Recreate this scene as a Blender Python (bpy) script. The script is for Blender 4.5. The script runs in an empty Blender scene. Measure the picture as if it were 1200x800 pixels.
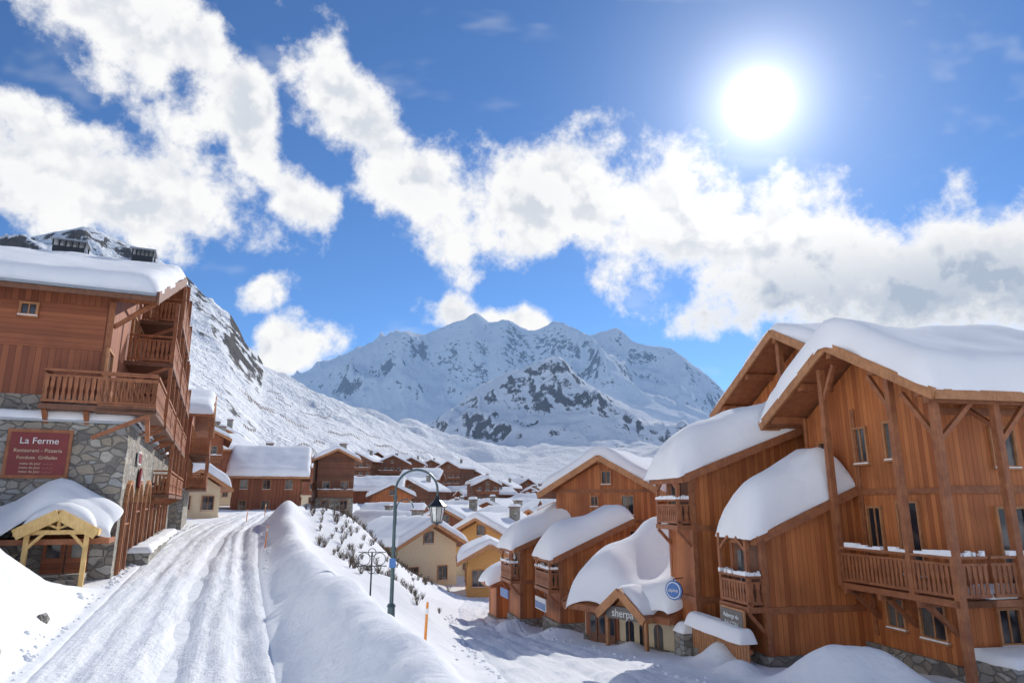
import bpy, math, random
import numpy as np
from mathutils import Vector
random.seed(7)
rad=math.radians
scene=bpy.context.scene
COL=scene.collection

# ------------------------------------------------------------------ noise
def _h(ix,iy,seed):
    n=(ix.astype(np.int64)*374761393+iy.astype(np.int64)*668265263+seed*974711)&0xffffffff
    n=((n^(n>>13))*1274126177)&0xffffffff
    n=(n^(n>>16))&0xffffffff
    return n/4294967295.0
def vn(x,y,seed=0):
    x=np.asarray(x,float);y=np.asarray(y,float)
    ix=np.floor(x);iy=np.floor(y);fx=x-ix;fy=y-iy
    fx=fx*fx*fx*(fx*(fx*6-15)+10);fy=fy*fy*fy*(fy*(fy*6-15)+10)
    a=_h(ix,iy,seed);b=_h(ix+1,iy,seed);c=_h(ix,iy+1,seed);d=_h(ix+1,iy+1,seed)
    return (a*(1-fx)+b*fx)*(1-fy)+(c*(1-fx)+d*fx)*fy
def fbm(x,y,o=5,seed=0,g=.5):
    s=0;a=1;t=0
    for i in range(o):
        s=s+a*vn(x,y,seed+i*17);t+=a;a*=g
        x,y=(x*1.6+y*1.2)+3.1,(-x*1.2+y*1.6)-7.7
    return s/t-.5
def ridged(x,y,o=6,seed=0,g=.5):
    s=0;a=1;t=0
    for i in range(o):
        n=1-np.abs(2*vn(x,y,seed+i*31)-1)
        s=s+a*n*n;t+=a;a*=g
        x,y=(x*1.6+y*1.2)+5.3,(-x*1.2+y*1.6)+1.9
    return s/t-.45
def sst(a,b,x):
    t=np.clip((x-a)/(b-a),0,1);return t*t*(3-2*t)

# ------------------------------------------------------------------ terrain
def road_cx(y):
    y=np.clip(y,-30,105)
    return -9-.424*(y-21)+.0015*np.maximum(y-22,0)**2
def road_s(x,y): return (x-road_cx(y))*.92
def road_z(y): return -2.7+.02*np.clip(y,-30,105)
def road_w(y): return np.interp(y,[10,30,60],[1.75,2.15,2.5])
def up_cx(y): return road_cx(y)+(road_w(y)-2.3)/.92
LX=[-20,4,17,24,30,38,46,62,80]; LC=[3.6,3.6,2.6,1.3,-.1,-1.5,-2.2,-2.3,-2]
LWd=[2.4,2.4,2.4,2.2,1.9,1.4,1.3,1.3,1.3]
def low_cx(y): return np.interp(y,LX,LC)
def near_h(x,y):
    s=road_s(x,y);zr=road_z(y);w=road_w(y);sc=2*w-2.3+1.15
    zl=np.interp(y,[-30,0,17,25,38,60,90,150,400],[-3.2,-3.4,-4.25,-5.0,-6.3,-7.6,-8,-8.2,-8.5])
    s1=np.clip(7.0+.3*(y-20),6.0,18)
    t=np.clip((s-sc-.2)/(s1-sc-.2),0,1);t=.5*t+.5*t*t*(3-2*t)
    z=zr*(1-t)+zl*t
    bh=(.82+.5*fbm(x*.3,y*.3,3,5))*(1-.35*sst(30,70,y))
    z=z+bh*np.exp(-np.abs((s-sc)/np.where(s<sc,.8,.8))**2.2)
    fade=np.clip((20.3-y)/5.5,0,1)*sst(-20,0,y)
    lb=np.minimum(np.maximum(-s-2.45,0)*.95,2.6+.25*np.maximum(-s-4.5,0))
    z=z+lb*fade
    z=z+np.where(s<-4,.06*np.minimum(-s-4,40)*sst(20,40,y),0)
    z=z+2.3*np.exp(-(((x+11.3)/3.6)**2+((y-47)/9)**2))
    z=z+.9*np.exp(-(((x+5.2)/1.8)**2+((y-32)/4)**2))
    for (px,py,rx,ry,hh) in [(7.5,17.6,1.0,1.1,.85),(8.9,17.9,1.0,1.0,.75),(6.5,22.9,.6,.9,.6),(4.4,27.0,.5,.6,.25),(2.0,32.2,1.0,.8,.4),(.0,36.3,.8,1.2,.5),(12.5,14.5,1.8,1.2,.3),(6.3,20.3,.5,.8,.35)]:
        z=z+hh*np.exp(-(((x-px)/rx)**2+((y-py)/ry)**2))
    lm=sst(.0,1.0,np.abs((x-up_cx(y))*.92)-w)
    z=z+lm*(.26*fbm(x*.3,y*.3,4,2)+.12*fbm(x*1.3,y*1.3,4,9))
    return z
def T(a): return np.array(a,float)
LEFT=T([(-90,.33),(-60,.31),(-42,.30),(-38.5,.305),(-35.7,.335),(-33.9,.35),(-32,.345),(-29.9,.335),(-26.8,.306),(-25.1,.279),(-23.1,.252),(-21.7,.22),(-20.3,.188),(-17.6,.166),(-14.1,.142),(-9.9,.108),(-4.2,.068),(0,.034),(3,.026),(7,.05),(11,.078),(16,.103),(25,.12),(40,.15),(90,.2)])
LEFTR=T([(-90,1700),(-30,1700),(-20,1500),(-10,1250),(0,1000),(10,1050),(90,1200)])
LEFT0=T([(-90,130),(-28,130),(-20,170),(-12,260),(0,420),(10,320),(20,140),(90,100)])
HILL=T([(-90,.1),(-30,.12),(-20,.155),(-18,.158),(-13,.150),(-8,.124),(-5.7,.104),(0,.080),(5,.072),(10,.078),(16,.085),(25,.09),(90,.1)])
MID=T([(-90,.02),(-12,.07),(-8,.1),(-5.7,.125),(-2.9,.160),(-1.2,.176),(0,.187),(1.4,.190),(2.9,.197),(4.5,.186),(6.5,.168),(9.3,.144),(12,.12),(16,.095),(22,.07),(90,.05)])
BACK=T([(-90,.08),(-30,.1),(-22,.135),(-18.2,.162),(-15.6,.182),(-11.6,.217),(-8.8,.240),(-7.4,.238),(-5.9,.247),(-3.3,.267),(-2,.254),(-.7,.260),(1.5,.246),(3,.251),(4.1,.258),(6.6,.250),(8.9,.257),(10.5,.236),(12.4,.228),(14.4,.215),(16.3,.182),(18.1,.14),(24,.1),(90,.09)])
def far_h(x,y):
    r=np.hypot(x,y)+1e-6;az=np.degrees(np.arctan2(x,y))
    def lay(tab,R,r0,p,amp,wl,seed,back=.5,rid=True,az_=az,keep=.72):
        e=np.interp(az_,tab[:,0],tab[:,1]);top=e*R
        g=np.clip((r-r0)/(R-r0),0,1)**p
        bk=np.clip(1-(r-R)/(R*back),0,1);g=g*np.where(r>R,bk*bk*(3-2*bk),1)
        n=ridged(x/wl,y/wl,7,seed) if rid else fbm(x/wl,y/wl,6,seed)
        m=g*(1-keep*np.exp(-((r-R)/(R*.05))**2))
        return -8+(top+8)*g+amp*n*np.clip(m*1.6,0,1)
    R=np.interp(az,LEFTR[:,0],LEFTR[:,1]);r0=np.interp(az,LEFT0[:,0],LEFT0[:,1])
    rough=np.interp(az,[-60,-24,-20,-12,0,6,90],[.95,.95,.8,.5,.35,.6,.6])
    a=lay(LEFT,R,r0,1.3,105*rough,330,3,.5,keep=.8)
    h=lay(HILL,2500,1000,1.35,300,520,11,.25,False,keep=.5)
    m=lay(MID,3300,2000,1.2,330,640,21,.3,keep=.8)
    b=lay(BACK,6200,3700,1.3,760,1400,41,.35,keep=.75)
    return np.maximum(np.maximum(a,h),np.maximum(m,b))
def Hbase(x,y):
    x=np.asarray(x,float);y=np.asarray(y,float)
    return np.maximum(near_h(x,y),far_h(x,y))
def low_mask(x,y):
    w=np.interp(y,LX,LWd);return (1-sst(-.35,0,np.abs(x-low_cx(y))-w))*sst(2,4,y)*(1-sst(70,74,y))
def up_mask(x,y):
    return (1-sst(-.35,-.05,np.abs(x-up_cx(y))*.92-road_w(y)))*sst(1,3,y)*(1-sst(94,97,y))
def H(x,y): return float(Hbase(np.array([x]),np.array([y]))[0])

# ------------------------------------------------------------------ materials
def newmat(name):
    m=bpy.data.materials.new(name);m.use_nodes=True
    nt=m.node_tree;bs=nt.nodes['Principled BSDF'];return m,nt,bs
class NT:
    def __init__(s,nt): s.nt=nt
    def n(s,t,**k):
        x=s.nt.nodes.new(t)
        for a,b in k.items(): setattr(x,a,b)
        return x
    def l(s,a,b): s.nt.links.new(a,b)
    def math(s,op,a,b=None,c=None):
        x=s.n('ShaderNodeMath',operation=op)
        for i,v in enumerate((a,b,c)):
            if v is None: continue
            if isinstance(v,(int,float)): x.inputs[i].default_value=v
            else: s.l(v,x.inputs[i])
        return x.outputs[0]
    def mix(s,f,a,b,bt='MIX'):
        x=s.n('ShaderNodeMix',data_type='RGBA',blend_type=bt)
        for i,v in ((0,f),(6,a),(7,b)):
            if isinstance(v,(int,float)): x.inputs[i].default_value=v
            elif isinstance(v,tuple): x.inputs[i].default_value=(*v,1)[:4]
            else: s.l(v,x.inputs[i])
        return x.outputs[2]
    def ss(s,v,a,b,o0=0,o1=1):
        x=s.n('ShaderNodeMapRange',interpolation_type='SMOOTHSTEP');s.l(v,x.inputs[0])
        for i,q in ((1,a),(2,b),(3,o0),(4,o1)): x.inputs[i].default_value=q
        return x.outputs[0]
    def noise(s,vec,sc,det=4,ro=.5):
        x=s.n('ShaderNodeTexNoise');x.inputs['Scale'].default_value=sc;x.inputs['Detail'].default_value=det;x.inputs['Roughness'].default_value=ro
        if vec is not None: s.l(vec,x.inputs['Vector'])
        return x
    def mapp(s,vec,scale):
        x=s.n('ShaderNodeMapping');s.l(vec,x.inputs[0]);x.inputs['Scale'].default_value=scale;return x.outputs[0]
    def bump(s,h,st,dist,bs):
        x=s.n('ShaderNodeBump');x.inputs['Strength'].default_value=st;x.inputs['Distance'].default_value=dist
        s.l(h,x.inputs['Height']);s.l(x.outputs[0],bs.inputs['Normal'])
def plank(name,c1,c2,w=.17,vert=True,streak=.4):
    m,nt,bs=newmat(name);k=NT(nt);tc=k.n('ShaderNodeTexCoord').outputs['Object']
    sp=k.n('ShaderNodeSeparateXYZ');k.l(tc,sp.inputs[0])
    v=k.math('ADD',sp.outputs[0],sp.outputs[1]) if vert else sp.outputs[2]
    v=k.math('DIVIDE',v,w);fl=k.math('FLOOR',v);fr=k.math('FRACT',v)
    wn=k.n('ShaderNodeTexWhiteNoise',noise_dimensions='1D');k.l(fl,wn.inputs['W'])
    cell=k.n('ShaderNodeCombineXYZ');k.l(wn.outputs[0],cell.inputs[0])
    off=k.n('ShaderNodeVectorMath',operation='MULTIPLY_ADD');k.l(cell.outputs[0],off.inputs[0]);off.inputs[1].default_value=(31,17,23);k.l(tc,off.inputs[2])
    gr=k.noise(k.mapp(off.outputs[0],(16,16,1.0) if vert else (1.0,1.0,16)),1.0,3,.6)
    big=k.noise(k.mapp(tc,(.5,.5,.35)),1.3,3,.6)
    f=k.math('ADD',k.math('MULTIPLY',wn.outputs[0],.45),k.math('MULTIPLY',gr.outputs[0],.55))
    f=k.ss(f,.15,.85)
    col=k.mix(f,c1,c2)
    col=k.mix(k.ss(big.outputs[0],.42,.72,0,streak),col,tuple(q*.4 for q in c1))
    e=k.math('ABSOLUTE',k.math('SUBTRACT',fr,.5));g=k.ss(e,.44,.49)
    col=k.mix(k.math('MULTIPLY',g,.75),col,tuple(q*.22 for q in c1))
    k.l(col,bs.inputs['Base Color']);bs.inputs['Roughness'].default_value=.62
    k.bump(g,-.6,.012,bs);return m
def timber(name,c1,c2):
    m,nt,bs=newmat(name);k=NT(nt);tc=k.n('ShaderNodeTexCoord').outputs['Object']
    a=k.noise(tc,3.5,3,.65);b=k.noise(k.mapp(tc,(30,30,3)),1,2,.6)
    f=k.math('ADD',k.math('MULTIPLY',a.outputs[0],.6),k.math('MULTIPLY',b.outputs[0],.4))
    k.l(k.mix(k.ss(f,.3,.7),c1,c2),bs.inputs['Base Color']);bs.inputs['Roughness'].default_value=.6
    return m
def flat(name,c,r=.6,var=.15,sc=4,metal=0):
    m,nt,bs=newmat(name);k=NT(nt);tc=k.n('ShaderNodeTexCoord').outputs['Object']
    a=k.noise(tc,sc,3,.6);k.l(k.mix(a.outputs[0],tuple(q*(1-var) for q in c),tuple(min(1,q*(1+var)) for q in c)),bs.inputs['Base Color'])
    bs.inputs['Roughness'].default_value=r;bs.inputs['Metallic'].default_value=metal;return m
def stone(name,sc=2.6):
    m,nt,bs=newmat(name);k=NT(nt);tc=k.n('ShaderNodeTexCoord').outputs['Object']
    wv=k.noise(tc,3,1);vm=k.n('ShaderNodeVectorMath',operation='MULTIPLY_ADD');k.l(wv.outputs['Color'],vm.inputs[0]);vm.inputs[1].default_value=(.16,.16,.16);k.l(tc,vm.inputs[2])
    vec=k.mapp(vm.outputs[0],(1,1,1.7))
    vo=k.n('ShaderNodeTexVoronoi');vo.inputs['Scale'].default_value=sc;k.l(vec,vo.inputs['Vector'])
    ve=k.n('ShaderNodeTexVoronoi',feature='DISTANCE_TO_EDGE');ve.inputs['Scale'].default_value=sc;k.l(vec,ve.inputs['Vector'])
    sp=k.n('ShaderNodeSeparateColor');k.l(vo.outputs['Color'],sp.inputs[0])
    cr=k.n('ShaderNodeValToRGB');k.l(sp.outputs[0],cr.inputs[0]);r=cr.color_ramp
    r.elements[0].position=0;r.elements[0].color=(.15,.14,.13,1);r.elements[1].position=1;r.elements[1].color=(.50,.47,.41,1)
    for p,c in ((.3,(.28,.26,.23,1)),(.55,(.36,.31,.24,1)),(.8,(.33,.34,.34,1))):
        e=r.elements.new(p);e.color=c
    fn=k.noise(tc,14,3,.65)
    col=k.mix(k.ss(fn.outputs[0],.3,.75,0,.5),cr.outputs[0],(.18,.17,.15))
    mo=k.ss(ve.outputs['Distance'],.02,.07)
    col=k.mix(mo,(.20,.185,.165),col)
    k.l(col,bs.inputs['Base Color']);bs.inputs['Roughness'].default_value=.9
    k.bump(mo,.9,.05,bs);return m
def snowmat(name,terrain=False,packed=False):
    m,nt,bs=newmat(name);k=NT(nt)
    nt.nodes.remove(bs);bs=k.n('ShaderNodeBsdfDiffuse');bs.inputs['Roughness'].default_value=.3
    k.l(bs.outputs[0],nt.nodes['Material Output'].inputs[0])
    geo=k.n('ShaderNodeNewGeometry');pos=geo.outputs['Position']
    a=k.noise(pos,1.3,3,.6);b=k.noise(pos,8,3,.65)
    c=k.mix(a.outputs[0],(.85,.88,.92),(.92,.925,.93))
    if packed:
        tr=k.n('ShaderNodeUVMap');st=k.noise(k.mapp(tr.outputs[0],(2.6,.10,1)),1,3,.62);st2=k.noise(k.mapp(tr.outputs[0],(9,.5,1)),1,3,.6)
        f=k.math('ADD',k.math('MULTIPLY',st.outputs[0],.6),k.math('MULTIPLY',st2.outputs[0],.4))
        c=k.mix(k.ss(f,.34,.6),(.77,.80,.85),(.90,.91,.92))
        c=k.mix(k.ss(b.outputs[0],.52,.72,0,.2),c,(.72,.74,.78))
        h=k.math('ADD',b.outputs[0],k.math('MULTIPLY',f,1.2))
        k.bump(h,.8,.05,bs)
    elif not terrain:
        k.bump(k.math('ADD',a.outputs[0],k.math('MULTIPLY',b.outputs[0],.25)),.4,.06,bs)
    if terrain:
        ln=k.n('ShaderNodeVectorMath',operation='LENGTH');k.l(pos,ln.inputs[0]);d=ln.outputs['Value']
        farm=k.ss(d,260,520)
        r2=k.noise(pos,.024,5,.74);r3=k.noise(k.mapp(pos,(1,1,.3)),.007,4,.72)
        sn=k.n('ShaderNodeSeparateXYZ');k.l(geo.outputs['Normal'],sn.inputs[0])
        pz=k.n('ShaderNodeSeparateXYZ');k.l(pos,pz.inputs[0])
        steep=k.math('SUBTRACT',1.0,sn.outputs[2])
        q=k.math('ADD',steep,k.math('MULTIPLY',k.math('SUBTRACT',r2.outputs[0],.5),.95))
        q=k.math('ADD',q,k.math('MULTIPLY',k.math('SUBTRACT',r3.outputs[0],.5),.5))
        q=k.math('ADD',q,k.math('MULTIPLY',k.ss(pz.outputs[2],160,380),k.ss(d,2400,2000,0,.10)))
        q=k.math('SUBTRACT',q,k.ss(d,3600,4600,0,.10))
        rk=k.math('MULTIPLY',k.ss(q,.325,.40),farm)
        rc=k.mix(r2.outputs[0],(.07,.075,.085),(.22,.21,.20))
        c=k.mix(rk,c,rc)
        h1=k.math('ADD',k.math('MULTIPLY',a.outputs[0],.09),k.math('MULTIPLY',b.outputs[0],.022))
        h1=k.math('ADD',h1,k.math('MULTIPLY',k.math('MULTIPLY',r2.outputs[0],farm),20.0))
        k.bump(h1,.8,1.0,bs)
        em=k.n('ShaderNodeEmission');em.inputs[0].default_value=(.24,.42,.76,1);em.inputs[1].default_value=.85  # aerial haze painted into the terrain shader: blue glow growing with distance, no volume
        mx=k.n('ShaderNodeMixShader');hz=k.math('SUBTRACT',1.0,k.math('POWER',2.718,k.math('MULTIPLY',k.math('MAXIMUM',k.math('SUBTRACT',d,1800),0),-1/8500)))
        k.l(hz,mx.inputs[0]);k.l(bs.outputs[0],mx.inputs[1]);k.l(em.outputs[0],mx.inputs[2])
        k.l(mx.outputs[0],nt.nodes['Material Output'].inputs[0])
    k.l(c,bs.inputs['Color']);return m
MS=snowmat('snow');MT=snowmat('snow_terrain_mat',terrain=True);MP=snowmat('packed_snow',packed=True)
WO=plank('larch_boards',(.35,.100,.028),(.60,.215,.066))
WH=plank('larch_boards_h',(.23,.068,.027),(.38,.125,.05),.16,False)
WR=plank('red_boards',(.21,.060,.026),(.35,.115,.047),.18,True)
WD=plank('dark_boards',(.12,.044,.022),(.22,.082,.04),.2,False)
TB=timber('timber',(.22,.076,.032),(.39,.15,.062))
TL=timber('timber_light',(.33,.145,.062),(.52,.25,.11))
TY=timber('timber_yellow',(.55,.35,.12),(.75,.52,.22))
TD=timber('timber_dark',(.12,.05,.028),(.21,.09,.046))
ST=stone('rubble_stone');CR=flat('cream_render',(.66,.55,.38),.85,.12)
OC=flat('ochre_render',(.66,.37,.13),.85,.12)
BK=flat('black_metal',(.03,.035,.04),.4,.2,9,.4);GR=flat('grey_green_metal',(.07,.11,.12),.4,.2,9,.5)
WT=flat('white_paint',(.78,.78,.76),.5,.05);RD=flat('maroon_board',(.20,.022,.022),.5,.2)
BL=flat('blue_paint',(.05,.16,.42),.4,.1);OR=flat('orange_paint',(.75,.28,.05),.5,.1);GY=flat('grey_board',(.16,.15,.14),.6,.2)
ZN=flat('zinc',(.33,.35,.37),.4,.15,3,.6)
m,nt,bs=newmat('window_glass');k=NT(nt)
nz=k.noise(k.n('ShaderNodeTexCoord').outputs['Object'],.9,2);k.l(k.mix(k.ss(nz.outputs[0],.4,.6),(.015,.02,.028),(.13,.125,.12)),bs.inputs['Base Color'])
bs.inputs['Roughness'].default_value=.06;GL=m
m,nt,bs=newmat('lamp_glass');bs.inputs['Base Color'].default_value=(.75,.78,.75,1);bs.inputs['Roughness'].default_value=.15;bs.inputs['Transmission Weight'].default_value=.6;LG=m

# ------------------------------------------------------------------ builder
class B:
    def __init__(s,name,loc=(0,0,0),ang=0):
        s.name=name;s.loc=loc;s.ang=ang;s.p={};s.txt=[]
    def add(s,part,mat,vs,fs,smooth=False):
        P=s.p.setdefault(part,dict(v=[],f=[],m=[],s=[],mats=[]))
        if mat not in P['mats']: P['mats'].append(mat)
        mi=P['mats'].index(mat);o=len(P['v']);P['v']+=[tuple(map(float,q)) for q in vs]
        for f in fs: P['f'].append(tuple(i+o for i in f));P['m'].append(mi);P['s'].append(smooth)
    def box(s,part,mat,x0,x1,y0,y1,z0,z1):
        if x1<x0:x0,x1=x1,x0
        if y1<y0:y0,y1=y1,y0
        v=[(x0,y0,z0),(x1,y0,z0),(x1,y1,z0),(x0,y1,z0),(x0,y0,z1),(x1,y0,z1),(x1,y1,z1),(x0,y1,z1)]
        s.add(part,mat,v,[(0,3,2,1),(4,5,6,7),(0,1,5,4),(1,2,6,5),(2,3,7,6),(3,0,4,7)])
    def beam(s,part,mat,p,q,w=.14,h=None):
        h=h or w;p=Vector(p);q=Vector(q);d=(q-p).normalized();up=Vector((0,0,1)) if abs(d.z)<.95 else Vector((1,0,0))
        a=d.cross(up).normalized()*(w/2);b=a.cross(d).normalized()*(h/2)
        v=[p-a-b,p+a-b,p+a+b,p-a+b,q-a-b,q+a-b,q+a+b,q-a+b]
        s.add(part,mat,v,[(0,1,2,3),(7,6,5,4),(0,4,5,1),(1,5,6,2),(2,6,7,3),(3,7,4,0)])
    def prism(s,part,mat,pts,vec):
        n=len(pts);vec=Vector(vec);v=[Vector(a) for a in pts]+[Vector(a)+vec for a in pts]
        f=[tuple(range(n))[::-1],tuple(range(n,2*n))]+[(i,(i+1)%n,(i+1)%n+n,i+n) for i in range(n)]
        s.add(part,mat,v,f)
    def cyl(s,part,mat,p,q,r0,r1=None,n=12):
        r1=r0 if r1 is None else r1;p=Vector(p);q=Vector(q);d=(q-p).normalized();up=Vector((0,0,1)) if abs(d.z)<.95 else Vector((1,0,0))
        a=d.cross(up).normalized();b=a.cross(d)
        v=[p+(a*math.cos(t)+b*math.sin(t))*r0 for t in [2*math.pi*i/n for i in range(n)]]+[q+(a*math.cos(t)+b*math.sin(t))*r1 for t in [2*math.pi*i/n for i in range(n)]]
        s.add(part,mat,v,[(i,(i+1)%n,(i+1)%n+n,i+n) for i in range(n)]+[tuple(range(n))[::-1],tuple(range(n,2*n))],False)
    def fb(s,part,mat,face,c,a0,a1,d0,d1,z0,z1):
        if face=='F': s.box(part,mat,a0,a1,c-d1,c-d0,z0,z1)
        elif face=='R': s.box(part,mat,c+d0,c+d1,a0,a1,z0,z1)
        else: s.box(part,mat,c-d1,c-d0,a0,a1,z0,z1)
    def win(s,face,c,a,z,w=.8,h=1.1,fr=None,shut=False,door=False,simple=False):
        fr=fr or TL
        s.fb('windows',GL,face,c,a-w/2,a+w/2,.005,.02,z-h/2,z+h/2)
        t=.07
        s.fb('window_frames',fr,face,c,a-w/2-t,a-w/2,.003,.09,z-h/2-t,z+h/2+t);s.fb('window_frames',fr,face,c,a+w/2,a+w/2+t,.003,.09,z-h/2-t,z+h/2+t)
        s.fb('window_frames',fr,face,c,a-w/2,a+w/2,.003,.09,z+h/2,z+h/2+t);s.fb('window_frames',fr,face,c,a-w/2,a+w/2,.003,.09,z-h/2-t,z-h/2)
        if simple: return
        s.fb('window_frames',fr,face,c,a-.02,a+.02,.021,.05,z-h/2,z+h/2)
        s.fb('window_frames',fr,face,c,a-w/2-t-.03,a+w/2+t+.03,.003,.14,z-h/2-t-.05,z-h/2-t)
        s.fb('window_snow',MS,face,c,a-w/2-t,a+w/2+t,.02,.13,z-h/2-t,z-h/2-t+.035) if not door else None
        if shut:
            for q in (-1,1):
                a0=a+q*(w/2+t+.01);s.fb('shutters',TD,face,c,min(a0,a0+q*w*.45),max(a0,a0+q*w*.45),.01,.05,z-h/2,z+h/2)
    def rail(s,p0,p1,z,h=1.0,mat=None,snow=False,gap=.15):
        mat=mat or TB;p0=Vector((*p0,z));p1=Vector((*p1,z));L=(p1-p0).length;d=(p1-p0)/L;up=Vector((0,0,1))
        s.beam('balcony_railing',mat,p0+up*h,p1+up*h,.09,.07);s.beam('balcony_railing',mat,p0+up*.1,p1+up*.1,.06,.08);s.beam('balcony_railing',mat,p0+up*(h-.17),p1+up*(h-.17),.05,.06)
        n=max(2,int(L/gap))
        for i in range(n):
            c=p0+d*(L*(i+.5)/n);w=L/n*.66
            a=d*(w/2);t=Vector((-d.y,d.x,0))*.015
            zs=[.14,.3,.42,.54,h-.2];ws=[1,1,.55,1,1]
            vs=[]
            for zz,ww in zip(zs,ws):
                for sa,sb in ((-1,-1),(1,-1),(1,1),(-1,1)): vs.append(c+a*sa*ww+t*sb+up*zz)
            fs=[]
            for j in range(4):
                for q in range(4): fs.append((j*4+q,j*4+(q+1)%4,j*4+4+(q+1)%4,j*4+4+q))
            s.add('balcony_railing',mat,vs,fs)
        if snow:
            n=14
            for i in range(n):
                if random.random()<.12: continue
                a=p0+d*(L*i/n);b=p0+d*(L*(i+1.0)/n);hh=.05+.09*random.random()
                s.beam('railing_snow',MS,a+up*(h+.03+hh/2),b+up*(h+.03+hh/2),.11,hh)
    def balcony(s,x0,x1,y0,y1,z,sides,mat=None,snow=False,h=1.0,fl=None,gap=.15):
        s.box('balcony_floor',fl or TB,x0,x1,y0,y1,z-.16,z)
        e=.05
        if 'F' in sides: s.rail((x0+e,y0+e),(x1-e,y0+e),z,h,mat,snow,gap)
        if 'K' in sides: s.rail((x0+e,y1-e),(x1-e,y1-e),z,h,mat,snow,gap)
        if 'R' in sides: s.rail((x1-e,y0+e),(x1-e,y1-e),z,h,mat,snow,gap)
        if 'L' in sides: s.rail((x0+e,y0+e),(x0+e,y1-e),z,h,mat,snow,gap)
    def snow(s,fz,x0,x1,y0,y1,Tk,e=.45,part='roof_snow',step=.35,wob=.12,seed=0):
        def samp(a,b):
            L=b-a;ee=min(e,L*.4);ed=[0,.012,.05,.13,.26,.45,.7,1]
            n=max(3,int((L-2*ee)/step));mid=[a+ee+(L-2*ee)*i/n for i in range(1,n)]
            return np.array([a+ee*q for q in ed]+mid+[b-ee*q for q in ed[::-1]])
        xs=samp(x0,x1);ys=samp(y0,y1);X,Y=np.meshgrid(xs,ys,indexing='ij')
        ex=min(e,(x1-x0)*.4);ey=min(e,(y1-y0)*.4)
        pr=lambda d,ee:np.sqrt(np.clip(1-(1-np.clip(d/ee,0,1))**2,0,1))
        P=pr(np.minimum(X-x0,x1-X),ex)*pr(np.minimum(Y-y0,y1-Y),ey)
        sd=seed+int(abs(s.loc[0])*7+abs(s.loc[1])*3)
        t=Tk*(1+.5*fbm(X*.45+sd,Y*.45,3,sd))
        X2=X+wob*fbm(Y*.9+sd,X*.2,3,sd+1)*2*np.where(X<(x0+x1)/2,1,-1)*np.clip(1-np.minimum(X-x0,x1-X)/(1.2),0,1)
        Y2=Y+wob*fbm(X*.9+sd,Y*.2,3,sd+2)*2*np.where(Y<(y0+y1)/2,1,-1)*np.clip(1-np.minimum(Y-y0,y1-Y)/(1.2),0,1)
        Z=fz(X,Y)+P*t-.01
        nx,ny=X.shape;vs=np.stack([X2,Y2,Z],-1).reshape(-1,3).tolist()
        fs=[(i*ny+j,(i+1)*ny+j,(i+1)*ny+j+1,i*ny+j+1) for i in range(nx-1) for j in range(ny-1)]
        s.add(part,MS,vs,fs,True)
    def text(s,t,loc,size,rz,mat):
        s.txt.append((t,loc,size,rz,mat))
    def done(s):
        e=bpy.data.objects.new(s.name,None);e.location=s.loc;e.rotation_euler=(0,0,s.ang);COL.objects.link(e);e.empty_display_size=.5
        for pn,P in s.p.items():
            me=bpy.data.meshes.new(s.name+'_'+pn);me.from_pydata(P['v'],[],P['f'])
            for q in P['mats']: me.materials.append(q)
            me.polygons.foreach_set('material_index',P['m']);me.polygons.foreach_set('use_smooth',P['s']);me.update()
            o=bpy.data.objects.new(pn,me);COL.objects.link(o);o.parent=e
        for t,loc,size,rz,mat in s.txt:
            c=bpy.data.curves.new('lettering','FONT');c.body=t;c.size=size;c.align_x='CENTER';c.align_y='CENTER';c.extrude=.006
            c.materials.append(mat);o=bpy.data.objects.new('lettering',c);o.location=loc;o.rotation_euler=(math.pi/2,0,rz);COL.objects.link(o);o.parent=e
        return e
    def gable(s,xl,xc,xr,y0,y1,zl,zr,zrr,th=.2,fascia=None,soff=None,sn=.7,snowin=.05,wob=.12):
        f=fascia or TL
        pts=[(xl,y0,zl),(xc,y0,zr),(xr,y0,zrr),(xr,y0,zrr-th),(xc,y0,zr-th),(xl,y0,zl-th)]
        s.prism('roof',soff or TB,[pts[0],pts[1],pts[4],pts[5]],(0,y1-y0,0));s.prism('roof',soff or TB,[pts[1],pts[2],pts[3],pts[4]],(0,y1-y0,0))
        for yy in (y0-.05,y1+.05):
            s.beam('bargeboard',f,(xl-.03,yy,zl-.13),(xc,yy,zr-.13),.08,.3);s.beam('bargeboard',f,(xc,yy+.004,zr-.13),(xr+.03,yy+.004,zrr-.13),.08,.3)
        s.box('eave_board',f,xl-.07,xl-.003,y0,y1,zl-th-.06,zl-.01);s.box('eave_board',f,xr+.003,xr+.07,y0,y1,zrr-th-.06,zrr-.01)
        if sn:
            def fz(X,Y):
                z=np.where(X<xc,zr-(xc-X)*(zr-zl)/(xc-xl),zr-(X-xc)*(zr-zrr)/(xr-xc));return z-.12*np.exp(-((X-xc)/.5)**2)
            s.snow(fz,xl+snowin,xr-snowin,y0+snowin-.06,y1-snowin,sn,wob=wob)

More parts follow.
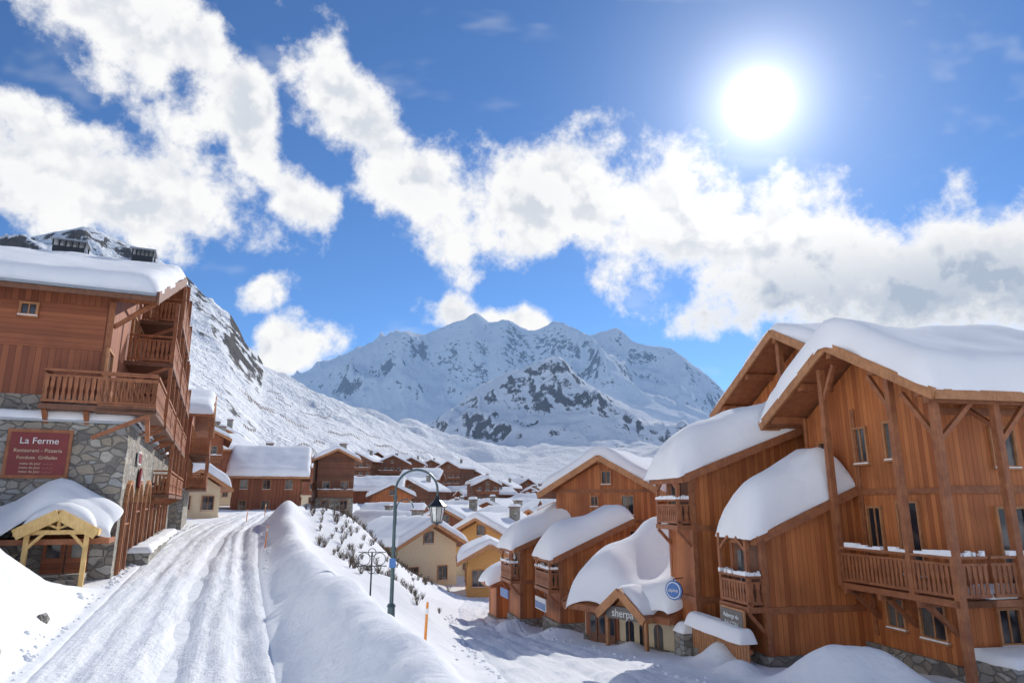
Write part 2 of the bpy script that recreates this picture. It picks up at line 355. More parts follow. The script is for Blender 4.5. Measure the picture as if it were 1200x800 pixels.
# ================================================================== TERRAIN MESH
az=np.radians(np.concatenate([np.arange(-177,-57,4),np.arange(-57,-48,1),np.arange(-48,48,.14),np.arange(48,57,1),np.arange(57,182,4)]))
az=az[az<math.pi-.02]
rs=np.concatenate([[0.5,1.5],np.geomspace(3,60,210),np.geomspace(62,800,105),np.geomspace(808,7600,270),[9500,14000,25000]])
A,R=np.meshgrid(az,rs,indexing='ij');X=R*np.sin(A);Y=R*np.cos(A)
Z=Hbase(X,Y)-.14*np.maximum(low_mask(X,Y),up_mask(X,Y))
Z=np.where(R>9000,-60,Z)
na,nr=X.shape
vs=np.stack([X,Y,Z],-1).reshape(-1,3)
ii,jj=np.meshgrid(np.arange(na),np.arange(nr-1),indexing='ij');i2=(ii+1)%na
F=np.stack([ii*nr+jj,ii*nr+jj+1,i2*nr+jj+1,i2*nr+jj],-1).reshape(-1,4)
def npmesh(name,vs,F,mat,uv=None):
    me=bpy.data.meshes.new(name);me.vertices.add(len(vs));me.vertices.foreach_set('co',vs.astype(np.float32).ravel())
    me.loops.add(F.size);me.loops.foreach_set('vertex_index',F.astype(np.int32).ravel())
    me.polygons.add(len(F));me.polygons.foreach_set('loop_start',np.arange(0,F.size,F.shape[1],dtype=np.int32))
    me.update(calc_edges=True);me.validate();me.polygons.foreach_set('use_smooth',np.ones(len(F),bool))
    if uv is not None:
        u=me.uv_layers.new(name='UVMap');u.data.foreach_set('uv',uv[F.ravel()].astype(np.float32).ravel())
    me.materials.append(mat);o=bpy.data.objects.new(name,me);COL.objects.link(o);return o
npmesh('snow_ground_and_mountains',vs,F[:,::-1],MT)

def strip(name,cxf,wf,ys,ns,ruts,kx=1.0):
    Y,Sg=np.meshgrid(ys,np.linspace(-1,1,ns),indexing='ij');W=wf(Y);S=Sg*W
    X=cxf(Y)+S/kx
    z=Hbase(X,Y);edge=sst(.86,1,np.abs(Sg))
    d=0
    for (c,w,dp) in ruts:
        d=d-dp*np.exp(-((S-c-.2*fbm(Y*.08,Y*0+c,2,3)*2)/w)**2)*(.6+.8*vn(Y*.6,S*0+c,4))
    z=z+.03+(d+.09*fbm(S*2.5,Y*.7,4,8)+.04*fbm(S*8,Y*4,3,18))*(1-edge)-.09*edge
    V=np.stack([X,Y,z],-1).reshape(-1,3);ny,nx=X.shape
    i,j=np.meshgrid(np.arange(ny-1),np.arange(nx-1),indexing='ij')
    F=np.stack([i*nx+j,i*nx+j+1,(i+1)*nx+j+1,(i+1)*nx+j],-1).reshape(-1,4)
    uv=np.stack([S,Y],-1).reshape(-1,2)
    return npmesh(name,V,F,MP,uv)
strip('snowy_road',up_cx,road_w,np.arange(2.5,96,.16),90,[(-1.15,.16,.06),(-.6,.12,.03),(.3,.26,.2),(.85,.14,.05),(1.3,.2,.15)],.92)
strip('snowy_road',low_cx,lambda y:np.interp(y,LX,LWd),np.arange(3.5,72,.2),70,[(-1.2,.18,.06),(.3,.2,.07),(1.1,.18,.05)])

ICO_T=(1+5**.5)/2;t=ICO_T
ICO_V=[(-1,t,0),(1,t,0),(-1,-t,0),(1,-t,0),(0,-1,t),(0,1,t),(0,-1,-t),(0,1,-t),(t,0,-1),(t,0,1),(-t,0,-1),(-t,0,1)]
ICO_F=[(0,11,5),(0,5,1),(0,1,7),(0,7,10),(0,10,11),(1,5,9),(5,11,4),(11,10,2),(10,7,6),(7,1,8),(3,9,4),(3,4,2),(3,2,6),(3,6,8),(3,8,9),(4,9,5),(2,4,11),(6,2,10),(8,6,7),(9,8,1)]
b=B('snow_clods')
pts=[]
for i in range(330):
    y=random.uniform(9,55);sd=random.choice((-1,-1,1))
    if sd>0 and y<22: continue
    w=float(road_w(y));s_=sd*(w+.02+abs(random.gauss(0,.2)))
    pts.append((float(up_cx(np.array(y)))+s_/.92,y))
for i in range(220):
    y=random.uniform(15,42);sd=random.choice((-1,1));w=float(np.interp(y,LX,LWd));pts.append((float(low_cx(y))+sd*(w+abs(random.gauss(0,.35))),y))
pa=np.array(pts);pz=Hbase(pa[:,0],pa[:,1])
for (x,y),z in zip(pa,pz):
    r=random.choice((.03,.04,.05,.07,.1));b.add('clods',MS,[(x+q[0]*r*.5*random.uniform(.7,1.2),y+q[1]*r*.5*random.uniform(.7,1.2),z+q[2]*r*.4*random.uniform(.7,1.2)) for q in ICO_V],ICO_F,True)
b.done()

# ================================================================== RIGHT ROW
RA=math.atan2(-.98,.206)
def gwall(b,part,mat,x0,xc,x1,y0,y1,z0,zl,zc,zr):
    b.prism(part,mat,[(x0,y0,z0),(x1,y0,z0),(x1,y0,zr),(xc,y0,zc),(x0,y0,zl)],(0,y1-y0,0))
b=B('timber_chalet',(9.8,20.8,0),RA)
W=1.25
gwall(b,'walls',WO,-3.2,0,2.5,W,15,-6,2.8,4.62,3.25)
b.gable(-3.9,0,3.9,0,16,2.8,4.9,2.8,.2,sn=.88,fascia=TL,snowin=-.04,wob=.2)
for x,z in ((-3.3,2.95),(-1.6,3.85),(0,4.62),(1.7,3.8),(3.3,2.95)): b.box('purlins',TB,x-.11,x+.11,.06,W+.3,z-.24,z)
b.box('plinth',ST,-3.3,2.62,W-.12,15,-6,-4.05)
b.box('plinth',ST,2.63,4.0,1.0,6,-6,-3.75);b.snow(lambda X,Y:X*0-3.75,2.65,3.98,1.02,6,.25,.2)
for z in (-2.35,.25): b.box('belt_beams',TB,-3.22,2.53,W-.05,W-.003,z,z+.16)
for x in (-3.2,-.75,2.4): b.box('corner_posts',TB,x-.02,x+.14,W-.07,W-.011,-3.8,2.9)
for z in (-2.35,.25,2.35): b.box('belt_beams',TB,2.503,2.56,W,14.9,z,z+.2)
for x,y,z0,zt in ((-.72,.25,-2.4,4.15),(2.05,.3,-2.4,3.42),(3.5,.3,-4.3,2.72),(3.5,2.15,-2.4,2.72),(3.5,5.0,-4.3,2.72),(3.5,9,-4.3,2.72)):
    b.box('posts',TB,x-.09,x+.09,y-.09,y+.09,z0,zt)
b.beam('braces',TB,(-.72,.25,3.1),(-.05,.25,4.2),.12)
b.beam('braces',TB,(2.05,.3,2.5),(1.3,.3,3.6),.12);b.beam('braces',TB,(3.5,.3,1.6),(2.5,.3,2.9),.12);b.beam('braces',TB,(3.5,.3,1.5),(3.5,1.5,2.6),.12)
b.beam('braces',TB,(3.5,2.15,1.5),(3.5,3.2,2.6),.12);b.beam('braces',TB,(3.5,2.15,1.9),(2.55,2.15,2.6),.12)
b.box('purlins',TB,3.39,3.61,.1,15,2.5,2.72)
b.balcony(-.75,3.55,.2,W,-2.3,'F',snow=True);b.balcony(2.5,3.55,W,9,-2.3,'R',snow=True);b.balcony(3.42,3.55,.2,W,-2.3,'R',snow=True)
b.snow(lambda X,Y:X*0-2.3,2.6,3.4,W,8.8,.3,.2)
for x in (-.5,.9,2.3): b.beam('braces',TB,(x,W,-3.3),(x,.35,-2.5),.12);b.box('belt_beams',TB,x-.06,x+.06,.15,W,-2.6,-2.46)
b.beam('braces',TB,(2.5,3,-3.4),(3.4,3,-2.5),.12);b.beam('braces',TB,(2.5,6,-3.4),(3.4,6,-2.5),.12)
for x,z,w,h in ((-.45,1.75,.5,1.0),(.85,1.8,.42,1.0),(-.2,-.75,.5,1.2),(1.15,-.95,.7,1.9),(.2,-3.0,.6,.85),(1.55,-3.0,.8,1.0),(-2.2,1.5,.5,.9)):
    b.win('F',W,x,z,w,h,TL)
for y,z,w,h in ((3.2,-1.1,.9,1.9),(3.3,1.5,.7,1.0),(6.2,1.5,.8,1.0),(6.2,-1.1,1.1,1.9),(10,1.5,.8,1),(10,-1,.9,1.9),(2.6,-3.1,.6,.8)):
    b.win('R',2.5,y,z,w,h,TL)
b.box('chimney',TD,-.5,.2,9.2,9.9,3,6.3);b.box('chimney',ZN,-.6,.3,9.1,10.0,6.3,6.4)
b.done()

b=B('timber_chalet',(9.8,20.8,0),RA)
gwall(b,'walls',WO,-9.3,-5,-3.25,2.7,14,-7,4.0,6.2,5.3)
b.gable(-10.2,-5,-1.3,1.45,15,3.9,6.6,4.7,.2,sn=.55)
for x,z in ((-9.2,4.2),(-7.2,5.25),(-5,6.32),(-3.4,5.5)): b.box('purlins',TB,x-.11,x+.11,1.5,3,z-.24,z)
b.beam('braces',TB,(-5,1.7,4.2),(-5,2.7,3.4),.14);b.box('posts',TB,-5.1,-4.9,1.6,1.8,4.1,6.1)
b.box('belt_beams',TB,-9.3,-3.3,2.62,2.695,3.7,3.95);b.box('belt_beams',TB,-9.3,-3.3,2.62,2.695,1.1,1.3)
for x,z in ((-3.85,2.1),(-5.6,3.0),(-8.3,2.6)): b.win('F',2.7,x,z,.6,1.0,TL)
b.done()

def wing(name,loc,ang,x0,y1,z0,ze,zt,sn,stz,bz,over=.45):
    """lean-to wing: near face x=0, street face y=0, far face x=x0; roof falls toward the street"""
    b=B(name,loc,ang)
    sl=(zt-ze)/(y1+over)
    b.prism('walls',WO,[(0,0,z0),(0,y1,z0),(0,y1,zt-.2),(0,0,ze+sl*over-.2)],(x0,0,0))
    b.prism('roof',TB,[(over,-over,ze),(over,y1,zt),(over,y1,zt-.18),(over,-over,ze-.18)],(x0-2*over,0,0))
    b.beam('bargeboard',TB,(over+.05,-over-.03,ze-.1),(over+.05,y1,zt-.1),.08,.26);b.beam('bargeboard',TB,(x0-over-.05,-over-.03,ze-.12),(x0-over-.05,y1,zt-.12),.08,.28)
    b.box('eave_board',TB,x0-over,over,-over-.07,-over-.003,ze-.24,ze-.02)
    fz=lambda X,Y:ze+(Y+over)*sl
    b.snow(fz,x0-over-.04,over+.04,-over-.18,y1+.1,sn,1.0,wob=.25)
    b.box('plinth',ST,x0-.1,.1,-.1,y1,z0,stz)
    b.box('corner_posts',TB,-.14,.03,-.03,.14,stz,ze-.1);b.box('corner_posts',TB,x0-.03,x0+.14,-.03,.14,stz,ze-.1)
    b.box('purlins',TB,x0-over+.1,over-.1,-.12,.04,ze-.12+sl*over-.25,ze+sl*over-.21)
    for z in bz:
        b.fb('loggia',TD,'F',0,x0+.2,-.2,.004,.012,z,z+1.75)
        b.fb('windows',GL,'F',0,x0+.45,-.75,.013,.03,z+.1,z+1.55)
        b.balcony(x0+.05,-.02,-.55,-.02,z,'FRL',TB,True,.85)
        b.beam('braces',TB,(-.12,-.03,z-.7),(-.12,-.5,z-.18),.1);b.beam('braces',TB,(x0+.14,-.03,z-.7),(x0+.14,-.5,z-.18),.1)
        b.box('posts',TB,-.16,-.04,-.5,-.38,z,ze+.05);b.box('posts',TB,x0+.04,x0+.16,-.5,-.38,z,ze+.05)
        b.beam('braces',TB,(-.1,-.44,ze-.45),(-.65,-.44,ze-.05),.09);b.beam('braces',TB,(x0+.1,-.44,ze-.45),(x0+.65,-.44,ze-.05),.09)
        b.box('belt_beams',TB,-.02,.05,0,y1,z-.2,z)
    return b
def loc_row(x,y):
    return (9.8+.206*x+.98*y,20.8-.98*x+.206*y,0)
b=wing('timber_annex',loc_row(-1.12,-2.1),RA,-1.8,3.34,-6,-.98,.5,1.5,-4.35,[-3.0],over=.26)
b.box('sign_board',GY,-1.5,-.2,-.68,-.62,-3.72,-3.15);b.text('Auberge du',( -.85,-.69,-3.33),.19,0,WT);b.text('BALCON',(-.85,-.69,-3.56),.2,0,WT)
b.box('sign_board',TL,-1.56,-.14,-.66,-.6,-3.78,-3.09)
b.done()
b=wing('timber_wing',loc_row(-4.35,-2.7),RA,-1.9,5.3,-7,.92,3.05,1.4,-4.7,[-.75])
b.win('R',0,1.2,-2.6,.5,.8);b.win('R',0,2.9,.2,.55,.9)
b.box('belt_beams',TB,.0,.06,0,5.3,-3.3,-3.1);b.box('belt_beams',TB,-1.92,.06,-.06,-.003,-3.3,-3.1)
b.done()
x,y,z=loc_row(-4.7,-3.35)
b=B('hanging_sign',(x,y,-2.9),RA+rad(35))
b.cyl('disc',BL,(0,-.04,0),(0,.04,0),.32,n=28);b.cyl('disc_rim',WT,(0,-.045,0),(0,-.05,0),.27,n=28);b.cyl('disc_centre',BL,(0,-.052,0),(0,-.056,0),.24,n=28);b.text('alpina',(0,-.065,0),.16,0,WT)
b.beam('bracket',BK,(0,0,.36),(0,.65,.36),.03);b.beam('bracket',BK,(0,0,.3),(0,0,.38),.02);b.done()
x,y,z=loc_row(-2.7,-2.75)
b=B('wooden_fence',(x,y,-4.75),RA)
b.box('pillar',ST,-2.75,-2.0,-.35,.3,-1.5,.45);b.snow(lambda X,Y:X*0+.45,-2.8,-1.95,-.4,.35,.3,.25)
b.box('sill',ST,-2.0,1.7,-.2,.2,-1.5,-.25)
for i in range(22):
    xx=-1.95+i*.165;b.box('boards',TL,xx,xx+.13,-.04,0,-.25,.75+.03*random.random())
b.box('rails',TB,-2,1.7,.0,.06,-.1,.02);b.box('rails',TB,-2,1.7,.0,.06,.5,.62)
b.snow(lambda X,Y:X*0+.78,-2.0,1.7,-.35,.25,.38,.2)
b.done()

# shop
ang=math.atan2(-.789,.614)
b=B('village_shop',(3.0,29.8,0),ang)
Wd=4.56
b.prism('walls',CR,[(0,0,-7.5),(0,3.6,-7.5),(0,3.6,-1.9),(0,0,-3.75)],(Wd,0,0))
b.box('plinth',ST,-.06,Wd+.06,-.06,.5,-7.5,-5.15)
b.prism('roof',TB,[(-.5,-.7,-3.9),(-.5,3.9,-1.65),(-.5,3.9,-1.85),(-.5,-.7,-4.1)],(Wd+1,0,0))
b.box('eave_board',TB,-.5,Wd+.5,-.78,-.703,-4.15,-3.92)
b.beam('bargeboard',TB,(Wd+.54,-.72,-4.0),(Wd+.54,3.9,-1.75),.08,.3);b.beam('bargeboard',TB,(-.54,-.72,-4.0),(-.54,3.9,-1.75),.08,.3)
b.snow(lambda X,Y:-3.9+(Y+.7)*.489+.3*np.sin(X*1.5+.5)+.2*np.sin(Y*1.7+X),-.5,Wd+.5,-.8,4.1,.85,.7,wob=.3)
px=3.15
b.gable(px-1.15,px,px+1.15,-1.25,1.6,-3.95,-3.05,-3.95,.12,sn=.32,fascia=TL)
b.prism('porch_gable',TL,[(px-.95,-.95,-4.05),(px+.95,-.95,-4.05),(px,-.95,-3.25)],(0,.1,0))
for q in (-.95,.95): b.box('posts',TL,px+q-.06,px+q+.06,-1.0,-.88,-5.6,-4.0)
b.box('sign_board',GY,px-.85,px+.85,-1.12,-1.06,-4.15,-3.72);b.text('sherpa',(px,-1.13,-3.95),.4,0,WT)
for a in (2.45,3.15,3.85):
    b.prism('windows',GL,[(a-.2,-.03,-5.25),(a+.2,-.03,-5.25),(a+.2,-.03,-4.5),(a+.12,-.03,-4.36),(a,-.03,-4.32),(a-.12,-.03,-4.36),(a-.2,-.03,-4.5)],(0,.02,0))
    b.beam('window_frames',TL,(a,-.04,-5.25),(a,-.04,-4.32),.03);b.box('window_frames',TL,a-.24,a+.24,-.08,-.04,-5.32,-5.26)
b.fb('wood_front',WR,'F',0,.1,1.9,.01,.06,-5.6,-4.1)
for a in (.35,.85,1.35): b.fb('doors',TD,'F',-.06,a,a+.42,.01,.04,-5.5,-4.3);b.fb('doors',GL,'F',-.1,a+.07,a+.35,.003,.01,-5.0,-4.4)
b.done()

a2=math.atan2(-.43,.9)
b=B('timber_chalet',(4.6,37,0),a2)
gwall(b,'walls',WO,-2.8,0,2.8,.9,12,-8,.75,2.25,.75)
b.gable(-3.5,0,3.5,0,13,.5,2.5,.5,.2,sn=.65)
for x,z in ((-2.8,.85),(0,2.3),(2.8,.85)): b.box('purlins',TB,x-.1,x+.1,.05,1.1,z-.22,z)
for x,z,w,h in ((.15,1.35,.45,.6),(-.55,.1,.35,.45),(1.3,-.1,.6,.9),(.2,-1.5,.5,.8),(1.6,-1.9,.6,.9)): b.win('F',.9,x,z,w,h,TL)
b.box('belt_beams',TB,-2.8,2.8,.84,.897,.55,.72);b.box('belt_beams',TB,-2.8,2.8,.84,.897,-1.0,-.85)
b.box('walls',WO,2.3,6.4,2.2,9,-8,.6);b.gable(2.25,4.6,6.9,1.6,10,.3,1.9,.3,.18,sn=.7)
b.done()
RA2=rad(-75)
b=wing('timber_wing',(2.2,33.0,0),RA2,-2.3,3.6,-8,-2.45,-.75,1.05,-5.3,[-3.85],.4)
b.box('sign_board',WT,-1.9,-.3,-.62,-.57,-4.85,-4.3);b.box('sign_board',BL,-1.85,-.35,-.63,-.622,-4.8,-4.5);b.win('R',0,1.5,-3.0,.45,.7);b.done()
b=wing('timber_wing',(.45,38.2,0),RA2,-2.3,5.0,-8.5,-2.35,-.2,1.1,-5.9,[-4.0],.4)
b.box('sign_board',BL,-1.9,-.3,-.62,-.57,-4.95,-4.5);b.win('R',0,1.5,-3.0,.5,.8);b.done()
b=wing('timber_shed',(-.9,42.5,0),RA2,-1.8,3.5,-9,-4.6,-3.2,.8,-6.5,[],.4);b.done()

# ================================================================== LEFT HOTEL
LA=math.atan2(.39,.92)
b=B('stone_and_timber_hotel',(-12.3,22.0,0),LA)
b.box('stone_base',ST,-16,0,0,27,-4,2.45)
b.box('ledge',ZN,-16,.12,-.12,27,2.45,2.53);b.snow(lambda X,Y:X*0+2.53,-16,.14,-.14,27.1,.32,.25,part='ledge_snow')
wx=-.95;wy=.65
b.prism('walls',WR,[(wx,wy,2.5),(wx,22.5,2.5),(wx,22.5,6.9),(wx,11.6,10.75),(wx,wy,6.9)],(-15,0,0))
b.box('stone_band',ST,-16,wx+.05,wy-.05,wy+6,2.5,3.35)
b.fb('panel',WH,'F',wy,-15,wx-.2,.003,.03,4.9,6.4)
ze,zr=6.75,11.0;ye,yr,yb=-.45,11.6,23.6
for (ya,za,yb_,zb) in ((ye,ze,yr,zr),(yr,zr,yb,ze)):
    b.prism('roof',TB,[(0.35,ya,za),(0.35,yb_,zb),(0.35,yb_,zb-.22),(0.35,ya,za-.22)],(-17,0,0))
b.beam('bargeboard',TD,(.4,ye-.03,ze-.14),(.4,yr,zr-.14),.08,.4);b.beam('bargeboard',TD,(.4,yr,zr-.14),(.4,yb,ze-.14),.08,.4)
b.box('eave_board',TD,-16.6,.35,ye-.08,ye-.003,ze-.28,ze-.02);b.box('gutter',ZN,-16.6,.35,ye-.2,ye-.09,ze-.12,ze-.03)
def fz(X,Y):
    return np.where(Y<yr,ze+(Y-ye)*(zr-ze)/(yr-ye),zr-(Y-yr)*(zr-ze)/(yb-yr))-.1*np.exp(-((Y-yr)/.6)**2)
b.snow(fz,-16.6,.36,ye-.1,yb,.66,.6,wob=.2)
for y in (.8,4.2,7.9,11.6,15.3,19,22.4):
    z=(ze+(y-ye)*(zr-ze)/(yr-ye) if y<yr else zr-(y-yr)*(zr-ze)/(yb-yr))-.22
    b.box('purlins',TB,wx,.33,y-.12,y+.12,z-.26,z);b.beam('braces',TB,(wx,y,z-1.2),(.2,y,z-.25),.13)
for z,ranges in ((2.9,((-.55,3.2),(4.5,10),(11,17),(18,23))),(5.35,((4.5,10),(11,17),(18,22.5))),(7.75,((7.6,15.5),)),(.4,((11,17),(18,25)))):
    for ya,yb_ in ranges:
        b.balcony(wx,.75,ya,yb_,z,'FRK',TB,False,1.05,TD)
        n=max(1,int((yb_-ya)/2.6))
        for i in range(n+1):
            y=ya+.1+(yb_-ya-.2)*i/n
            if ya>0: b.box('posts',TB,.6,.74,y-.07,y+.07,z,min(z+2.45,(ze+(y-ye)*(zr-ze)/(yr-ye) if y<yr else zr-(y-yr)*(zr-ze)/(yb-yr))-.2))
            b.beam('braces',TB,(wx,y,z-.95),(.6,y,z-.16),.12)
        y=ya+1.2
        while y<yb_-.8: b.win('R',wx,y,z+1.05,1.0,1.8,TL,door=True);y+=2.3
b.balcony(-2.45,wx+1.7,-.55,wy,2.95,'FL',TB,False,1.05,TD)
for x in (-2.3,-1.2,.5): b.beam('braces',TB,(x,wy,2.0),(x,-.45,2.8),.13)
b.win('F',wy-.03,-3.35,6.1,.4,.32,TL);b.win('F',wy,-5.5,4.6,.8,1.1)
b.fb('corner_trim',TB,'F',wy,wx-.16,wx+.03,.0,.05,3.35,6.6)
def arch(y,w,z0,h,c=0):
    pts=[(c,y-w/2,z0),(c,y+w/2,z0)]+[(c,y+w/2*math.cos(t),z0+h-w/2*.8+w/2*.8*math.sin(t)) for t in [math.pi*i/10 for i in range(11)]]
    b.prism('arch_openings',GL,[(p[0]+.01,p[1],p[2]) for p in pts],(.03,0,0))
    for i in range(10):
        t0=math.pi*i/10;t1=math.pi*(i+1)/10;q=lambda t:(c+.06,y+(w/2+.08)*math.cos(t),z0+h-w/2*.8+(w/2*.8+.08)*math.sin(t))
        b.beam('arch_surround',TL if i!=4 else TB,q(t0),q(t1),.12,.14)
    for sg in (-1,1): b.box('arch_surround',TB,c+.005,c+.12,y+sg*(w/2+.07)-.07,y+sg*(w/2+.07)+.07,z0,z0+h-w/2*.8)
    b.box('arch_frames',TB,c+.045,c+.08,y-.04,y+.04,z0,z0+h-.1);b.box('arch_frames',TB,c+.045,c+.08,y-w/2,y+w/2,z0+h*.55,z0+h*.55+.06)
arch(1.7,1.5,-2.3,2.9);arch(5.0,1.7,-1.6,2.3);arch(8.6,1.9,-1.6,2.4);arch(12.6,1.9,-1.6,2.4);arch(17,2,-1.5,2.4);arch(21.5,2,-1.5,2.3)
b.box('terrace',ST,0.002,.7,4,24,-3,-1.75);b.snow(lambda X,Y:X*0-1.75,0.02,.75,3.9,24,.22,.2,part='terrace_snow')
b.fb('sign_board',WT,'R',0,2.9,3.9,.05,.1,1.35,1.8);b.fb('sign_board',RD,'R',.1,2.95,3.85,.002,.01,1.4,1.75)
b.cyl('oval_sign',RD,(.05,4.4,.9),(.12,4.4,.9),.38,n=20);b.text('Bar',(.14,4.4,.9),.3,rad(90),WT)
b.fb('restaurant_panel',TB,'F',0,-3.2,-1.5,.02,.08,.72,2.2);b.fb('restaurant_panel',RD,'F',-.08,-3.1,-1.6,.003,.02,.82,2.1)
b.text('La Ferme',(-2.35,-.115,1.84),.27,0,WT);b.text('Restaurant - Pizzeria',(-2.35,-.115,1.55),.15,0,CR);b.text('Fondues  Grillades',(-2.35,-.115,1.34),.14,0,CR)
for q in range(3): b.text('menu du jour  - . - . -',(-2.35,-.115,1.16-.12*q),.1,0,CR)
for x,w in ((-4.7,1.3),(-1.6,.9)):
    b.box('roof_vents',BK,x-w/2,x+w/2,yr-.5,yr+.5,zr,zr+.8);b.box('roof_vents',ZN,x-w/2-.12,x+w/2+.12,yr-.62,yr+.62,zr+1.07,zr+1.15)
    for q in range(6): xx=x-w/2+w*q/5;b.box('roof_vents',BK,xx-.03,xx+.03,yr-.5,yr-.44,zr+.8,zr+1.07);b.box('roof_vents',BK,xx-.03,xx+.03,yr+.44,yr+.5,zr+.8,zr+1.07)
px=-1.25
b.gable(px-.95,px,px+.95,-1.9,-.1,-.72,-.18,-.72,.11,fascia=TY,soff=TY,sn=.4)
for q in (-.72,.72): b.box('porch_posts',TY,px+q-.06,px+q+.06,-1.76,-1.64,-3,-.74);b.beam('porch_braces',TY,(px+q,-1.7,-1.25),(px+q*.4,-1.7,-.78),.08)
b.box('porch_beam',TY,px-.85,px+.85,-1.77,-1.63,-.86,-.74);b.beam('porch_beam',TY,(px,-1.7,-.8),(px,-1.7,-.3),.08)
b.beam('porch_braces',TY,(px,-1.7,-.7),(px-.45,-1.7,-.5),.06);b.beam('porch_braces',TY,(px,-1.7,-.7),(px+.45,-1.7,-.5),.06)
b.fb('entrance_door',WH,'F',0,px-.6,px-.02,.02,.08,-2.4,-.85);b.fb('entrance_door',WH,'F',0,px+.02,px+.6,.02,.08,-2.4,-.85);b.fb('entrance_door',GL,'F',-.08,px-.5,px-.15,.004,.012,-1.6,-1.0);b.fb('entrance_door',GL,'F',-.08,px+.15,px+.5,.004,.012,-1.6,-1.0)
for i in range(5): b.box('porch_steps',ST,px-.7,px+.7,-1.9+.25*i-.3,-.7,-3,-2.55+.14*i)
b.snow(lambda X,Y:-.25+.75*np.exp(-((X+1.6)/.9)**2)+(Y)*.5-.15*np.maximum(-2.2-X,0),-7.5,.05,-1.5,.05,.45,.6,part='drift_snow',wob=.25)
b.box('canopy',TB,-7.4,-.0,-1.4,-.02,-1.15,-1.0)
b.done()

b=B('timber_chalet',(-12.3-.39*27+.92*.8,22+.92*27+.39*.8,0),LA)
b.box('walls',ST,-10,0,0,9.5,-4,1.0)
b.prism('walls',WR,[(0,0,1.0),(0,9.5,1.0),(0,9.5,5.6),(0,4,7.3),(0,0,6.1)],(-10,0,0))
b.prism('roof',TB,[(1.3,-1.2,5.9),(1.3,4,7.8),(1.3,4,7.6),(1.3,-1.2,5.7)],(-12,0,0));b.prism('roof',TB,[(1.3,4,7.8),(1.3,10.6,5.5),(1.3,10.6,5.3),(1.3,4,7.6)],(-12,0,0))
b.beam('bargeboard',TL,(1.35,-1.2,5.8),(1.35,4,7.7),.08,.35);b.beam('bargeboard',TL,(1.35,4,7.7),(1.35,10.6,5.4),.08,.35)
b.snow(lambda X,Y:np.where(Y<4,5.9+(Y+1.2)*.365,7.8-(Y-4)*.348),-10.6,1.3,-1.2,10.6,.6,.5)
for z in (1.0,3.3):
    b.balcony(0,1.3,.5,4.4,z,'FRK',TB,False,1.0,TD);b.balcony(0,1.3,5.2,9.3,z,'FRK',TB,False,1.0,TD)
    for y in (.6,4.3,5.3,9.2): b.box('posts',TB,1.1,1.25,y-.07,y+.07,z,z+2.2)
    for y in (1.5,3.4,6.2,8.2): b.win('R',0,y,z+1.05,1.0,1.8,door=True)
    b.win('F',0,-1.6,z+1.1,.8,1.1)
b.done()

# ================================================================== generic chalets
def chalet(x,y,w,d,h,ang,mat=WR,base=None,rise=None,sn=.6,name='wooden_chalet',z=None,st=1,balc=True,low=CR,chim=True,far=False):
    z=H(x,y) if z is None else z
    b=B(name,(x,y,z),ang);rise=rise or w*.24;o=.9
    gwall(b,'walls',mat,-w/2,0,w/2,0,d,.01,h,h+rise,h)
    b.box('ground_floor',low,-w/2-.05,w/2+.05,-.05,d+.05,-6,2.5 if st else .3)
    b.gable(-w/2-o,0,w/2+o,-1.2,d+1,h-.2,h-.2+rise*(w/2+o)/(w/2),h-.2,.2,sn=sn,fascia=TD if far else TL)
    fl=2.7;n=int(h/fl)
    for i in range(n):
        zz=i*fl+1.4
        m=max(2,int(w/2.4))
        for q in range(m): b.win('F',-.05 if i==0 else 0,-w/2+w*(q+.5)/m,zz+.1,1.0,1.25,TL,shut=(i>0 and not balc),simple=far)
        m2=max(2,int(d/2.8))
        for q in range(m2):
            b.win('R',w/2+(.05 if i==0 else 0),d*(q+.5)/m2,zz+.1,.9,1.15,simple=far);b.win('L',-w/2-(.05 if i==0 else 0),d*(q+.5)/m2,zz+.1,.9,1.15,simple=far)
        if balc and i>0: b.balcony(-w/2+.1,w/2-.1,-1.1,0,i*fl,'FRL',TB,True,.95,TD,gap=.4 if far else .15)
    if w>6: b.win('F',0,0,h+rise*.35,1,1,TL)
    if chim:
        b.box('chimney',ST,w*.18,w*.18+.9,d*.5,d*.5+.9,h,h+rise+1.3);b.box('chimney',TD,w*.18-.12,w*.18+1.02,d*.5-.12,d*.5+1.02,h+rise+1.3,h+rise+1.42)
        b.snow(lambda X,Y:X*0+h+rise+1.42,w*.18-.1,w*.18+1,d*.5-.1,d*.5+1,.35,.3)
    return b.done()
chalet(-30.2,67,4.2,7,3.0,rad(35),CR,sn=1.0,z=-1.5,st=0,balc=False,name='roadside_house',chim=False,rise=1.3)
chalet(-38.6,86,4.6,9,8.6,rad(24),WR,z=-.6)
chalet(-52,118,10,12,12,rad(15),WD,z=-1);chalet(-47,132,9,10,8,rad(-20),WR,z=-1)
chalet(-30.0,99,11,8.5,5.4,rad(106),WR,z=-1.8,low=WR,sn=.8,rise=3.4,balc=False)
chalet(-25.6,101,5.2,9,8.0,rad(20),WD,z=-1.8,low=ST)
chalet(-8.0,68,6.4,9,4.2,rad(38),CR,z=-8.0,low=CR,balc=False,sn=.7,rise=1.7)
chalet(-1.9,60,3.6,6,3.0,rad(5),OC,z=-7.6,low=OC,balc=False,sn=.6,rise=1.0,chim=False)
chalet(-3.4,78,7,8,4.5,rad(-30),OC,z=-8.0,low=CR,sn=.7)
chalet(1.5,92,9,9,5.0,rad(30),OC,z=-8.2,low=CR);chalet(-9,96,8,9,5.4,rad(-20),WR,z=-8.2)
chalet(-16,108,9,9,4.2,rad(65),WR,z=-8.2);chalet(7,112,9,9,6,rad(-15),WR,z=-8.2)
rv=random.Random(5)
placed=[]
